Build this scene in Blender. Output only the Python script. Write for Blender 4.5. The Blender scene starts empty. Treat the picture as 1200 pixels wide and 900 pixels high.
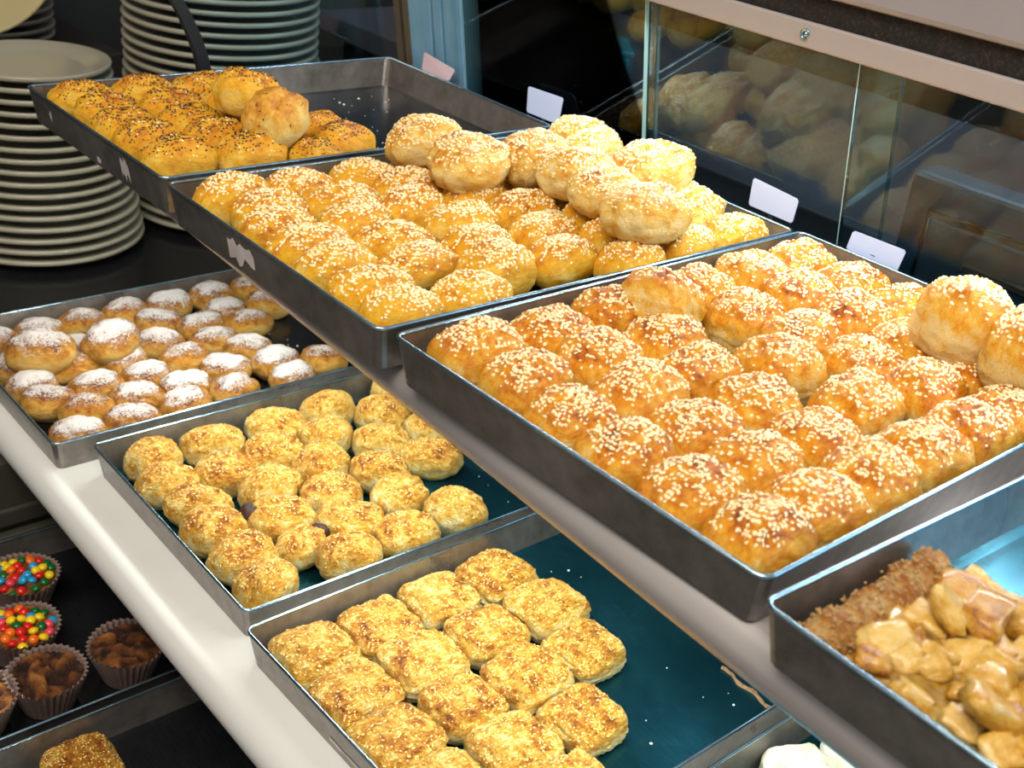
import bpy, bmesh, math, random
from mathutils import Vector, Matrix, Euler, noise

random.seed(7)
sc = bpy.context.scene
COL = sc.collection
PI = math.pi

# ------------------------------------------------------------------ camera
CAM = Vector((1.39809, -0.49738, 1.55217))
CROT = Euler((1.08818, -0.10409, 0.87403), 'XYZ')
FPX = 1438.85                       # focal length in pixels of a 1200 x 900 frame
cd = bpy.data.cameras.new('camera')
cam = bpy.data.objects.new('camera', cd); COL.objects.link(cam)
cam.location = CAM; cam.rotation_euler = CROT
cd.sensor_width = 36.0; cd.lens = 36.0 * FPX / 1200.0
cd.clip_start = 0.02; cd.clip_end = 50
cd.dof.use_dof = True; cd.dof.focus_distance = 1.12; cd.dof.aperture_fstop = 11.0
sc.camera = cam
CM = CROT.to_matrix()

def ray(x, y):
    return CM @ Vector(((x - 600) / FPX, -(y - 450) / FPX, -1.0))
def hit(x, y, ax, val):
    d = ray(x, y); t = (val - CAM[ax]) / d[ax]
    return CAM + d * t
def hz(x, y, z): return hit(x, y, 2, z)

# ------------------------------------------------------------------ world, lights, exposure
w = bpy.data.worlds.new('world'); sc.world = w; w.use_nodes = True
bg = w.node_tree.nodes['Background']
bg.inputs[0].default_value = (1.0, 0.96, 0.90, 1); bg.inputs[1].default_value = 0.32
vs = sc.view_settings
vs.view_transform = 'Standard'; vs.look = 'None'; vs.exposure = 0.1; vs.gamma = 1.0
vs.use_curve_mapping = False

def area(name, loc, target, sx, sy, power, col):
    l = bpy.data.lights.new(name, 'AREA'); l.shape = 'RECTANGLE'; l.size = sx; l.size_y = sy
    l.energy = power; l.color = col
    o = bpy.data.objects.new(name, l); COL.objects.link(o); o.location = loc
    o.rotation_euler = (Vector(target) - Vector(loc)).to_track_quat('-Z', 'Y').to_euler()
    return o
# strip lamps of the case: one under the top rail, one under the upper shelf
area('rail_strip_light', (0.85, 0.476, 1.321), (0.85, 0.30, 1.12), 1.30, 0.012, 3.2, (0.88, 0.95, 1.0))
area('shelf_strip_light', (0.75, 0.20, 1.062), (0.75, 0.12, 0.75), 1.5, 0.02, 6.8, (0.93, 1.0, 0.93))
# shop ceiling light, then an added blue light for the tray reflections
area('ceiling_light', (1.2, -0.9, 2.9), (0.6, 0.1, 1.0), 1.6, 1.0, 46.0, (1.0, 0.92, 0.80))
area('added_blue_light', (2.9, 2.1, 1.75), (0.4, 0.2, 1.1), 2.2, 1.7, 60.0, (0.34, 0.70, 1.0))
area('added_back_fill', (0.6, 1.7, 2.6), (0.6, 1.2, 1.0), 1.4, 0.4, 5.0, (0.70, 0.88, 1.0))  # added fill so the things behind the glass show up

# ------------------------------------------------------------------ materials
def lin(c): return c / 12.92 if c <= 0.04045 else ((c + 0.055) / 1.055) ** 2.4
def S(r, g, b): return (lin(r / 255), lin(g / 255), lin(b / 255), 1)

class NT:
    def __init__(s, name):
        s.m = bpy.data.materials.new(name); s.m.use_nodes = True
        s.t = s.m.node_tree; s.n = s.t.nodes; s.b = s.n['Principled BSDF']; s.out = s.n['Material Output']
    def new(s, t, **k):
        n = s.n.new(t)
        for a, b in k.items(): setattr(n, a, b)
        return n
    def link(s, a, b): s.t.links.new(a, b)
    def noise(s, scale, detail=3, rough=0.6, stretch=None, coord='Object'):
        tc = s.new('ShaderNodeTexCoord'); n = s.new('ShaderNodeTexNoise')
        n.inputs['Scale'].default_value = scale; n.inputs['Detail'].default_value = detail
        n.inputs['Roughness'].default_value = rough
        if stretch:
            mp = s.new('ShaderNodeMapping'); mp.inputs['Scale'].default_value = stretch
            s.link(tc.outputs[coord], mp.inputs[0]); s.link(mp.outputs[0], n.inputs[0])
        else: s.link(tc.outputs[coord], n.inputs[0])
        return n.outputs[0]
    def ramp(s, src, stops, interp='LINEAR'):
        r = s.new('ShaderNodeValToRGB'); r.color_ramp.interpolation = interp
        e = r.color_ramp.elements
        while len(e) < len(stops): e.new(0.5)
        for i, (p, c) in enumerate(stops):
            e[i].position = p; e[i].color = c if len(c) == 4 else (*c, 1)
        s.link(src, r.inputs[0]); return r.outputs[0]
    def math(s, op, a, b, clamp=False):
        n = s.new('ShaderNodeMath', operation=op); n.use_clamp = clamp
        for i, v in enumerate((a, b)):
            if isinstance(v, (int, float)): n.inputs[i].default_value = v
            else: s.link(v, n.inputs[i])
        return n.outputs[0]
    def mix(s, f, a, b):
        n = s.new('ShaderNodeMix', data_type='RGBA')
        for i, v in ((0, f), (6, a), (7, b)):
            if isinstance(v, (int, float)): n.inputs[i].default_value = v
            elif isinstance(v, tuple): n.inputs[i].default_value = v
            else: s.link(v, n.inputs[i])
        return n.outputs[2]
    def bump(s, h, strength, dist):
        n = s.new('ShaderNodeBump'); n.inputs['Strength'].default_value = strength
        n.inputs['Distance'].default_value = dist
        s.link(h, n.inputs['Height']); s.link(n.outputs[0], s.b.inputs['Normal'])
    def set(s, **k):
        for a, v in k.items():
            i = s.b.inputs[a.replace('_', ' ')]
            if isinstance(v, (int, float, tuple)): i.default_value = v
            else: s.link(v, i)

M = {}
def simple(name, col, rough=0.5, metal=0.0, var=0.0, nscale=30, bump=0.0, stretch=None):
    t = NT(name)
    if var:
        n = t.noise(nscale, 4, 0.6, stretch)
        d = tuple(c * (1 - var) for c in col[:3]) + (1,); l = tuple(min(1, c * (1 + var)) for c in col[:3]) + (1,)
        t.set(Base_Color=t.ramp(n, [(0.3, d), (0.7, l)]))
        if bump: t.bump(n, bump, 0.001)
    else: t.set(Base_Color=col)
    t.set(Roughness=rough, Metallic=metal)
    M[name] = t.m
    return t

def crust(name, stops, rough=0.38, powder=False, bump=0.6, k=1.0, randamp=0.16, flake=(1, 2.6, 1.2), amp=1.0):
    """baked dough: the mesh attribute 'bake' says how brown the crust is; k = size of the mesh units"""
    t = NT(name)
    at = t.new('ShaderNodeAttribute', attribute_name='bake')
    oi = t.new('ShaderNodeObjectInfo')
    n1 = t.noise(4.5 * k, 4, 0.65); n2 = t.noise(13 * k, 5, 0.72, flake); n3 = t.noise(34 * k, 4, 0.75)
    c0 = lambda n, a: t.math('MULTIPLY', t.math('SUBTRACT', n, 0.5), a)
    v = t.math('ADD', at.outputs['Fac'], c0(n1, 0.8 * amp))
    v = t.math('ADD', v, c0(n2, 0.85 * amp))
    v = t.math('ADD', v, c0(n3, 0.35))
    v = t.math('ADD', v, c0(oi.outputs['Random'], randamp))
    c = t.ramp(v, stops)
    r = rough
    h = t.math('ADD', t.math('MULTIPLY', n2, 1.0), t.math('MULTIPLY', n3, 0.45))
    if powder:
        ap = t.new('ShaderNodeAttribute', attribute_name='powder')
        n4 = t.noise(26 * k, 4, 0.8); n5 = t.noise(3.2 * k, 3, 0.6)
        p = t.math('ADD', ap.outputs['Fac'], c0(n4, 2.6))
        p = t.math('ADD', p, c0(n5, 1.6))
        p = t.math('ADD', p, c0(oi.outputs['Random'], 0.55))
        p = t.ramp(p, [(0.50, (0, 0, 0, 1)), (0.80, (1, 1, 1, 1))])
        c = t.mix(p, c, S(232, 222, 218))
        r = 0.55
        h = t.math('ADD', h, t.math('MULTIPLY', p, 0.3))
    t.set(Base_Color=c, Roughness=r)
    t.bump(h, bump, 0.004)
    M[name] = t.m
    return t

GOLD = [(0.0, S(236, 206, 138)), (0.22, S(236, 180, 56)), (0.5, S(226, 146, 14)), (0.8, S(190, 100, 8)), (1.0, S(122, 54, 8))]
PALE = [(0.0, S(230, 216, 164)), (0.28, S(226, 186, 86)), (0.52, S(214, 152, 40)), (0.78, S(172, 98, 22)), (1.0, S(104, 52, 18))]
YELL = [(0.0, S(236, 200, 100)), (0.22, S(236, 180, 32)), (0.52, S(226, 152, 10)), (0.82, S(182, 98, 8)), (1.0, S(104, 48, 10))]
crust('crust_gold', GOLD, 0.3)
crust('crust_yellow', YELL, 0.36)
crust('crust_blond_glare', [(0.0, S(238, 214, 150)), (0.25, S(234, 194, 96)), (0.52, S(224, 158, 40)), (0.85, S(190, 112, 28)), (1.0, S(120, 60, 20))], 0.4)  # paler ramp holds the heap rolls' overexposure in the crust colour
crust('crust_flaky', PALE, 0.42, bump=1.0, amp=1.5)
crust('crust_powder', [(0.0, S(214, 176, 100)), (0.28, S(208, 154, 60)), (0.52, S(186, 120, 26)), (0.78, S(136, 74, 16)), (1.0, S(80, 38, 12))], 0.45, powder=True, bump=0.8)
crust('crust_white', [(0.0, S(240, 240, 226)), (0.6, S(236, 234, 210)), (1.0, S(214, 190, 110))], 0.5)
crust('crust_muffin', [(0.0, S(34, 14, 6)), (0.35, S(96, 50, 18)), (0.7, S(142, 84, 32)), (1.0, S(176, 116, 52))], 0.5, bump=0.9, k=14)
crust('crust_pie', [(0.0, S(238, 200, 140)), (0.5, S(226, 166, 86)), (1.0, S(186, 112, 40))], 0.5, bump=1.0, k=18)
simple('chocolate', S(52, 24, 16), 0.7, var=0.5, nscale=5, bump=0.8)
simple('residue', S(128, 96, 62), 0.5, var=0.5, nscale=300)
simple('filling', S(140, 78, 30), 0.45, var=0.4, nscale=200)
simple('seed', S(246, 226, 178), 0.4, var=0.12, nscale=500)
simple('seed_tan', S(232, 196, 122), 0.45, var=0.2, nscale=500)
simple('seed_black', S(44, 34, 22), 0.45, var=0.35, nscale=500)
simple('crumb', S(232, 232, 222), 0.6)
t = simple('apple', S(214, 164, 72), 0.22)
n = t.noise(1.6, 4, 0.7); oi = t.new('ShaderNodeObjectInfo')
v = t.math('ADD', n, t.math('MULTIPLY', t.math('SUBTRACT', oi.outputs['Random'], 0.5), 0.35))
t.set(Base_Color=t.ramp(v, [(0.25, S(140, 70, 16)), (0.38, S(190, 130, 30)), (0.55, S(212, 168, 70)), (0.72, S(226, 192, 120))])); t.bump(t.noise(5, 4, 0.7), 0.5, 0.004)
t.b.inputs['Subsurface Weight'].default_value = 0.0; t.b.inputs['Coat Weight'].default_value = 0.5; t.b.inputs['Roughness'].default_value = 0.26
t = simple('apple_sauce', S(160, 118, 40), 0.18); n = t.noise(120, 4)
t.set(Base_Color=t.ramp(n, [(0.3, S(120, 78, 22)), (0.6, S(172, 136, 52)), (0.8, S(206, 176, 96))])); t.bump(n, 0.8, 0.002)

def steel(name, a, b, rough, metal=0.85, stretch=(1, 1, 1), sc_=60, bump=0.05):
    t = NT(name); n = t.noise(sc_, 5, 0.65, stretch); n2 = t.noise(9, 3, 0.6)
    m_ = t.math('ADD', t.math('MULTIPLY', n, 0.5), t.math('MULTIPLY', n2, 0.5))
    t.set(Base_Color=t.ramp(m_, [(0.35, a), (0.65, b)]), Metallic=metal)
    t.set(Roughness=t.ramp(n2, [(0.3, (rough * 0.8,) * 3), (0.7, (min(1, rough * 1.25),) * 3)]))
    t.bump(n, bump, 0.0005)
    M[name] = t.m
steel('tray_steel', S(116, 110, 104), S(158, 152, 146), 0.3, 0.72)
steel('tray_floor', S(24, 76, 92), S(44, 108, 124), 0.24, 0.85, (1, 12, 1), 40)  # teal paints blue reflections into the floor metal
steel('tray_floor_dark', S(58, 62, 68), S(88, 92, 98), 0.2, 0.9, (1, 10, 1), 40)
steel('tray_rim', S(138, 168, 188), S(180, 206, 220), 0.22, 0.95)  # bluish tint puts cool highlights into the rim colour
steel('wear', S(186, 176, 176), S(220, 210, 208), 0.6, 0.2)
steel('aluminium', S(118, 172, 208), S(150, 196, 224), 0.35, 0.3, (1, 1, 0.05))
steel('bronze_strip', S(112, 98, 82), S(150, 134, 112), 0.4, 0.7, (1, 1, 0.05))
simple('shelf_white', S(226, 226, 222), 0.22, var=0.04, nscale=6)
simple('shelf_grey', S(178, 172, 170), 0.3, 0.3, var=0.05, nscale=8)
simple('rail_white', S(168, 160, 160), 0.4)
simple('rail_grey', S(150, 146, 152), 0.4, var=0.05, nscale=5)
t = simple('brush_black', S(40, 34, 32), 0.8); n = t.noise(300, 4, 0.8)
t.set(Base_Color=t.ramp(n, [(0.45, S(10, 9, 9)), (0.62, S(40, 34, 32)), (0.75, S(96, 86, 80))]))
simple('rubber_black', S(14, 16, 20), 0.5)
simple('plate_white', S(158, 152, 134), 0.2)
simple('plate_cream', S(178, 162, 116), 0.3)
t = simple('granite', S(20, 20, 22), 0.25); n = t.noise(180, 5, 0.8)
t.set(Base_Color=t.ramp(n, [(0.45, S(12, 12, 14)), (0.7, S(44, 44, 48)), (0.8, S(90, 92, 96))]))
simple('panel_olive', S(62, 60, 52), 0.5, var=0.12, nscale=4)
simple('panel_dark', S(26, 25, 26), 0.5, var=0.15, nscale=5)
simple('wall_dark', S(34, 30, 26), 0.7, var=0.2, nscale=3)
simple('floor_dark', S(40, 36, 34), 0.5, var=0.2, nscale=4)
simple('ceiling_pale', S(150, 148, 144), 0.8, var=0.03, nscale=3)
simple('brass', S(190, 150, 70), 0.35, 0.8)
simple('oven_blue', S(66, 108, 134), 0.35, 0.3, var=0.06, nscale=4)
simple('oven_inner', S(96, 116, 130), 0.4, 0.3)
simple('slat_brown', S(92, 78, 66), 0.5, var=0.15, nscale=12, stretch=(0.2, 1, 1))
simple('bench_grey', S(84, 84, 92), 0.4, 0.3, var=0.1, nscale=5)
simple('teal', S(44, 128, 142), 0.4)
simple('card', S(176, 186, 214), 0.5)
simple('card_pink', S(206, 180, 186), 0.5)
simple('paper_cup', S(122, 102, 94), 0.7, var=0.08, nscale=60)
for nm, c in dict(red=S(214, 30, 22), orange=S(240, 110, 20), yellow=S(242, 204, 20), green=S(20, 96, 40), blue=S(36, 150, 200), pink=S(232, 70, 92)).items():
    simple('candy_' + nm, c, 0.2)

def glassmat(name, tint, edge=False):
    m = bpy.data.materials.new(name); m.use_nodes = True; t = m.node_tree; t.nodes.clear()
    out = t.nodes.new('ShaderNodeOutputMaterial'); mx = t.nodes.new('ShaderNodeMixShader')
    fr = t.nodes.new('ShaderNodeFresnel'); fr.inputs[0].default_value = 1.33
    tr = t.nodes.new('ShaderNodeBsdfTransparent'); tr.inputs[0].default_value = tint
    gl = t.nodes.new('ShaderNodeBsdfGlossy'); gl.inputs['Roughness'].default_value = 0.01
    t.links.new(fr.outputs[0], mx.inputs[0]); t.links.new(tr.outputs[0], mx.inputs[1]); t.links.new(gl.outputs[0], mx.inputs[2])
    t.links.new(mx.outputs[0], out.inputs[0]); M[name] = m
glassmat('glass', (0.84, 0.95, 0.98, 1))
simple('glass_edge', S(150, 190, 190), 0.2)
simple('glass_edge_dark', S(24, 66, 70), 0.2)

# ------------------------------------------------------------------ helpers
def link(name, me, mat=None, parent=None):
    o = bpy.data.objects.new(name, me); COL.objects.link(o)
    if mat is not None and me is not None and not me.materials: me.materials.append(M[mat])
    if parent: o.parent = parent
    return o
def tag(o, label, cat, group=None, kind=None):
    o['label'] = label
    if cat: o['category'] = cat
    if group: o['group'] = group
    if kind: o['kind'] = kind
    return o
def thing(name, loc, label, cat, group=None, rot=(0, 0, 0)):
    o = bpy.data.objects.new(name, None); COL.objects.link(o)
    o.empty_display_size = 0.02; o.location = loc; o.rotation_euler = rot
    return tag(o, label, cat, group)
def struct(o, label=None):
    o['kind'] = 'structure'
    if label: o['label'] = label
    return o
def mesh(name, V, F, smooth=False):
    me = bpy.data.meshes.new(name); me.from_pydata([tuple(v) for v in V], [], F); me.update()
    if smooth:
        for p in me.polygons: p.use_smooth = True
    return me
def boxmesh(name, a, b, bevel=0.0):
    bm = bmesh.new(); bmesh.ops.create_cube(bm, size=1)
    for v in bm.verts:
        v.co = Vector([(a[i] + b[i]) / 2 + v.co[i] * (b[i] - a[i]) for i in range(3)])
    if bevel: bmesh.ops.bevel(bm, geom=list(bm.edges), offset=bevel, segments=2, affect='EDGES', profile=0.5)
    me = bpy.data.meshes.new(name); bm.to_mesh(me); bm.free(); return me
def box(name, a, b, mat, parent=None, bevel=0.0): return link(name, boxmesh(name, a, b, bevel), mat, parent)
def prism(name, prof, x0, x1, mat, parent=None, smooth=False):
    """profile (y, z) extruded along x"""
    n = len(prof); V = [(x0, y, z) for y, z in prof] + [(x1, y, z) for y, z in prof]
    F = [(i, (i + 1) % n, n + (i + 1) % n, n + i) for i in range(n)] + [tuple(range(n - 1, -1, -1)), tuple(range(n, 2 * n))]
    me = mesh(name, V, F)
    bm = bmesh.new(); bm.from_mesh(me); bmesh.ops.recalc_face_normals(bm, faces=bm.faces); bm.to_mesh(me); bm.free()
    if smooth:
        for p in me.polygons: p.use_smooth = len(p.vertices) == 4
        me.set_sharp_from_angle(angle=0.7)
    return link(name, me, mat, parent)
def lathe(name, prof, seg=48):
    V = []; F = []; n = len(prof)
    for k in range(seg):
        a = 2 * PI * k / seg
        for r, z in prof: V.append((r * math.cos(a), r * math.sin(a), z))
    for k in range(seg):
        k2 = (k + 1) % seg
        for i in range(n - 1): F.append((k * n + i, k2 * n + i, k2 * n + i + 1, k * n + i + 1))
    me = mesh(name, V, F, True)
    bm = bmesh.new(); bm.from_mesh(me); bmesh.ops.remove_doubles(bm, verts=bm.verts, dist=1e-5)
    bmesh.ops.recalc_face_normals(bm, faces=bm.faces); bm.to_mesh(me); bm.free()
    return me
def fbm(v, s, o=3):
    a = 0; k = 1; t = 0
    for _ in range(o):
        a += noise.noise(v * s) * k; t += k; k *= 0.5; s *= 2.1
    return a / t

# ------------------------------------------------------------------ the setting
UZ = 1.112      # upper shelf top
LZ = 0.756      # lower shelf top
struct(box('floor', (-3, -3, -0.05), (4, 4, 0), 'floor_dark'))
struct(box('wall_back', (-3, 2.6, 0), (4, 2.65, 3), 'wall_dark'))
struct(box('wall_left', (-1.30, -3, 0), (-1.25, 4, 3), 'wall_dark'))

def roundlip(y0, ztop, thick, r, back, zdrop=None):
    """shelf profile: flat top with a rounded front nose"""
    P = [(back, ztop)]
    cz = ztop - r
    for k in range(0, 11):
        a = PI / 2 + (PI) * k / 10
        P.append((y0 + r + r * math.cos(a), cz + r * math.sin(a)))
    P.append((back, ztop - 2 * r if thick is None else ztop - thick))
    return P
us = thing('display_shelf', (0, 0.052, UZ), 'pale grey upper display shelf under the four big pastry trays', 'shelf')
o = prism('shelf_board', [(y, z - UZ) for y, z in roundlip(0.0, UZ, 0.042, 0.021, 0.445)], 0.004, 1.75, 'shelf_grey', us, True)
us.rotation_euler.z = -0.046
ls = thing('display_shelf', (0, 0, LZ), 'cream white lower display shelf with a wide rounded front edge', 'shelf')
P = [(0.53, 0.0)]
for k in range(0, 13):
    a = PI / 2 + PI * 0.9 * k / 12
    P.append((-0.058 + 0.028 * math.cos(a), -0.028 + 0.028 * math.sin(a)))
P.append((0.53, -0.05))
prism('shelf_board', P, -0.20, 1.75, 'shelf_white', ls, True)
# base of the case
bc = thing('case_back_panel', (0, 0.53, 0), 'dark panel closing the back of the case below the glass', 'panel')
box('panel', (-0.20, 0, 0.0), (1.75, 0.02, 1.086), 'panel_dark', bc)
ep = thing('case_end_panel', (0.06, 0, 0), 'dull olive end panel with moulding below the lower shelf', 'panel')
box('panel', (-0.03, -0.5, 0.0), (0, 0.5, 0.702), 'panel_olive', ep)
box('moulding', (0, -0.5, 0.615), (0.008, 0.5, 0.64), 'panel_olive', ep, 0.003)
box('moulding', (0, -0.5, 0.588), (0.016, 0.5, 0.607), 'panel_olive', ep, 0.003)
pd = thing('plinth_shelf', (0, 0, 0.58), 'dark bottom shelf carrying the muffin tray', 'shelf')
box('shelf_board', (0.06, -0.5, -0.03), (1.75, 0.52, 0), 'panel_dark', pd)
box('plinth', (0.10, -0.45, -0.58), (1.70, 0.50, -0.03), 'panel_dark', pd)
# dark stone counter for the plates
ct = thing('stone_counter', (-0.7, 0.3, 0), 'black stone counter under the stacks of white plates', 'counter')
box('counter_top', (-0.5, -1.2, 0.72), (0.495, 0.47, 0.75), 'granite', ct, 0.003)
box('counter_base', (-0.48, -1.15, 0), (0.47, 0.45, 0.72), 'panel_dark', ct)

# ------------------------------------------------------------------ trays
def outline(w, d, inset, r):
    P = []
    x0, x1, y0, y1 = inset, w - inset, inset, d - inset
    for cx, cy, a0 in ((x1 - r, y1 - r, 0), (x0 + r, y1 - r, 90), (x0 + r, y0 + r, 180), (x1 - r, y0 + r, 270)):
        for k in range(4):
            a = math.radians(a0 + 30 * k); P.append((cx + r * math.cos(a), cy + r * math.sin(a)))
    return P
TSIZE = {}
def tray(name, u, v, zfloor, th, label, w=0.3585, d=0.5, h=0.038, group=None, fm='tray_floor_dark'):
    t = thing(name, (u, v, zfloor), label, 'tray', group, (0, 0, th))
    TSIZE[t.name] = (w, d)
    loops = [(0.0065, 0.0), (0.0005, h), (0.0022, h), (0.0082, 0.0022)]
    V = []; F = []
    for ins, z in loops: V += [(x, y, z) for x, y in outline(w, d, ins, 0.008)]
    n = 16
    for l in range(3):
        for i in range(n): F.append((l * n + i, l * n + (i + 1) % n, (l + 1) * n + (i + 1) % n, (l + 1) * n + i))
    me = mesh('wall', V, F); link('wall', me, 'tray_steel', t)
    # pressed floor with a shallow cove
    V = [(x, y, 0.0022) for x, y in outline(w, d, 0.0082, 0.008)] + [(x, y, 0.0012) for x, y in outline(w, d, 0.016, 0.008)] + [(x, y, 0.0) for x, y in outline(w, d, 0.0065, 0.008)]
    F = [(i, (i + 1) % n, n + (i + 1) % n, n + i) for i in range(n)] + [tuple(range(n, 2 * n)), tuple(range(3 * n - 1, 2 * n - 1, -1))]
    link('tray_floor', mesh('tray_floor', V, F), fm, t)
    # rolled rim
    O = outline(w, d, 0.001, 0.008); V = []; F = []
    for i, (x, y) in enumerate(O):
        px, py = O[i - 1]; nx, ny = O[(i + 1) % n]
        tx, ty = nx - px, ny - py; L = math.hypot(tx, ty); ox, oy = ty / L, -tx / L
        for k in range(6):
            a = 2 * PI * k / 6
            V.append((x + ox * 0.0019 * math.cos(a), y + oy * 0.0019 * math.cos(a), h + 0.0017 * math.sin(a)))
    for i in range(n):
        for k in range(6): F.append((i * 6 + k, i * 6 + (k + 1) % 6, ((i + 1) % n) * 6 + (k + 1) % 6, ((i + 1) % n) * 6 + k))
    link('rim', mesh('rim', V, F, True), 'tray_rim', t)
    return t
UF = UZ; LF = LZ
TA = tray('baking_tray', 0.0039, 0.0013, UF, -0.0033, 'steel tray of dark-sprinkled rolls, half empty, beside the plate stacks', w=0.343)
TB = tray('baking_tray', 0.3595, -0.003, UF, -0.0065, 'steel tray heaped with sesame rolls on the upper shelf')
TC = tray('baking_tray', 0.7290, 0.0, UF, 0.0125, 'steel tray full of glossy square sesame pastries on the upper shelf')
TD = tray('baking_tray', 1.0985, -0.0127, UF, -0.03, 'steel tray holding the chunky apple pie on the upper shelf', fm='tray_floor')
TE = tray('baking_tray', -0.1657, -0.0679, LF, 0.0017, 'steel tray of small powdered pastries on the lower shelf')
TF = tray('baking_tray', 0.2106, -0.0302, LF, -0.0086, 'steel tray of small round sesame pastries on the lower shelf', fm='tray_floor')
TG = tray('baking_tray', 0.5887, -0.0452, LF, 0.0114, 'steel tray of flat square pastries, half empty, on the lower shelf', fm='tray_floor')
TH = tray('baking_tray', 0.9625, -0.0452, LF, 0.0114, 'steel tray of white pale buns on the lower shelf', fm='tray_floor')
TI = tray('baking_tray', 0.10, -0.33, 0.582, 0.0, 'dark steel tray holding the muffins on the bottom shelf', w=0.325)
TJ = tray('baking_tray', 0.437, -0.33, 0.582, 0.0, 'dark nearly empty tray beside the muffin tray', w=0.36)
FLOOR = 0.0024
def paint_mark(tr, x0, x1, z0, z1, sd):
    """irregular worn patch on the front wall of a tray"""
    rnd = random.Random(sd); V = []; F = []
    n = 9
    for i in range(n):
        x = x0 + (x1 - x0) * i / (n - 1)
        a = z0 + (z1 - z0) * 0.45 * rnd.random(); b = z1 - (z1 - z0) * 0.3 * rnd.random()
        for z in (a, b):
            V.append((x, 0.0065 - 0.006 * z / 0.038 - 0.0005, z))
    for i in range(n - 1): F.append((2 * i, 2 * i + 2, 2 * i + 3, 2 * i + 1))
    link('worn_patch', mesh('worn_patch', V, F), 'wear', tr)
paint_mark(TA, 0.243, 0.263, 0.004, 0.032, 1); paint_mark(TA, 0.18, 0.19, 0.0015, 0.012, 2); paint_mark(TA, 0.06, 0.066, 0.012, 0.028, 5)
paint_mark(TB, 0.118, 0.165, 0.004, 0.031, 3); paint_mark(TG, 0.14, 0.2, 0.008, 0.014, 4)

# ------------------------------------------------------------------ pastry meshes
def set_attr(me, name, vals):
    a = me.attributes.new(name, 'FLOAT', 'POINT'); a.data.foreach_set('value', vals)
def pastry_mesh(name, sd, kind, nu=52, nr=22, topbake=0.62, pleat=1.0):
    """unit pastry: x,y in -0.5..0.5, z in 0..1, returned with seeds positions"""
    rnd = random.Random(sd); off = Vector((rnd.random() * 50, rnd.random() * 50, rnd.random() * 50))
    square = kind in ('square', 'flat')
    ex = {'square': 3.0, 'flat': 4.6, 'roll': 2.5, 'ball': 2.2}[kind]
    tw = rnd.uniform(-0.4, 0.4); ph = rnd.random() * 6; nple = rnd.choice((3, 4, 5)); skew = rnd.uniform(-0.12, 0.12)
    V = []; B = []; Pw = []
    for i in range(nr + 1):
        a = PI * 0.80 * i / nr
        if square:
            rr = math.sin(min(a, PI / 2)) ** (0.95 if kind == 'square' else 0.66)
            zz = math.cos(a) if a < PI / 2 else 0
            zt = 0.40 + 0.60 * (max(0, math.cos(a)) ** (0.85 if kind == 'square' else 0.8))
        else:
            rr = math.sin(min(a, PI / 2)) ** 0.92
            zt = 0.42 + 0.58 * (max(0, math.cos(a)) ** 0.92)
        if a > PI / 2:
            k = (a - PI / 2) / (PI * 0.30)
            rr = 1 - (0.14 if square else 0.30) * k ** 2.0; zt = 0.42 * (1 - k) if not square else 0.40 * (1 - k)
        for j in range(nu):
            th = 2 * PI * j / nu
            c, s = math.cos(th), math.sin(th)
            q = (abs(c) ** ex + abs(s) ** ex) ** (-1 / ex)
            # towards the top the plan becomes rounder
            x = 0.5 * rr * q * c; y = 0.5 * rr * q * s
            z = zt
            p = Vector((x, y, z * 0.6))
            d = 0.075 * fbm(p * 1.0 + off, 2.6, 2) + 0.026 * fbm(p + off, 9.0, 3)
            bake = (z - 0.42) * 1.0
            if kind in ('roll', 'ball'):
                # wrapped strips of dough: creases running across the roll
                wv = math.sin((y + 0.35 * x * tw + 0.05 * fbm(p + off, 5, 2)) * 2 * PI * nple + ph)
                cre = max(0, -wv) ** 3
                d += pleat * (0.007 * wv - 0.018 * cre)
                bake -= 0.10 * pleat * cre
            else:
                lay = math.sin(z * 46 + 5 * fbm(p + off, 6, 2)) if z < 0.6 else 0
                d += 0.010 * lay * (1 if i > nr * 0.45 else 0)
                cre = abs(fbm(Vector((x * 1.2 + y * tw, y * 0.5, z * 0.2)) + off, 6, 2))
                d -= 0.035 * max(0, 0.10 - cre) / 0.10 * (0.4 + z)
            fl = fbm(Vector((x * (1 + tw), y * 0.45, z * 0.5)) + off, 22, 2)
            d += 0.016 * fl
            rg = 1 - abs(fbm(Vector((x * 1.4, y * 0.6 + x * tw, z * 0.8)) + off, 7.5, 2)) * 3
            d += 0.014 * max(0, rg) - 0.008
            n = Vector((x * 2, y * 2, (z - 0.42) * 1.1)); n.normalize()
            dz = n.z * d * 1.5 if a < PI / 2 else 0
            V.append((x + n.x * d + skew * 0.2 * z * x, y + n.y * d, max(0.0, z + dz) if i < nr else 0.0))
            bake = 0.10 + topbake * max(0, min(1, bake * 2.0 + 0.15)) + 0.45 * fl + 0.40 * fbm(p + off, 4, 2)
            if square and z < 0.36: bake -= 0.10
            B.append(max(0, min(1, bake)))
            Pw.append(max(0.0, min(1.0, (z - 0.55) * 2.1)))
    F = []
    for i in range(nr):
        for j in range(nu):
            j2 = (j + 1) % nu
            if i == 0: continue
            F.append((i * nu + j, (i + 1) * nu + j, (i + 1) * nu + j2, i * nu + j2))
    # cap on the top: the first ring is one point
    top = sum((Vector(V[nu + j]) for j in range(nu)), Vector()) / nu; top.z += 0.004
    V[0] = tuple(top)
    for j in range(nu): F.append((0, nu + j, nu + (j + 1) % nu))
    F.append(tuple(nr * nu + j for j in range(nu - 1, -1, -1)))
    me = mesh(name, V, F, True)
    set_attr(me, 'bake', B); set_attr(me, 'powder', Pw)
    bm = bmesh.new(); bm.from_mesh(me)
    bmesh.ops.delete(bm, geom=[v for v in bm.verts if not v.link_faces], context='VERTS')
    bm.to_mesh(me); bm.free()
    return me

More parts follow.
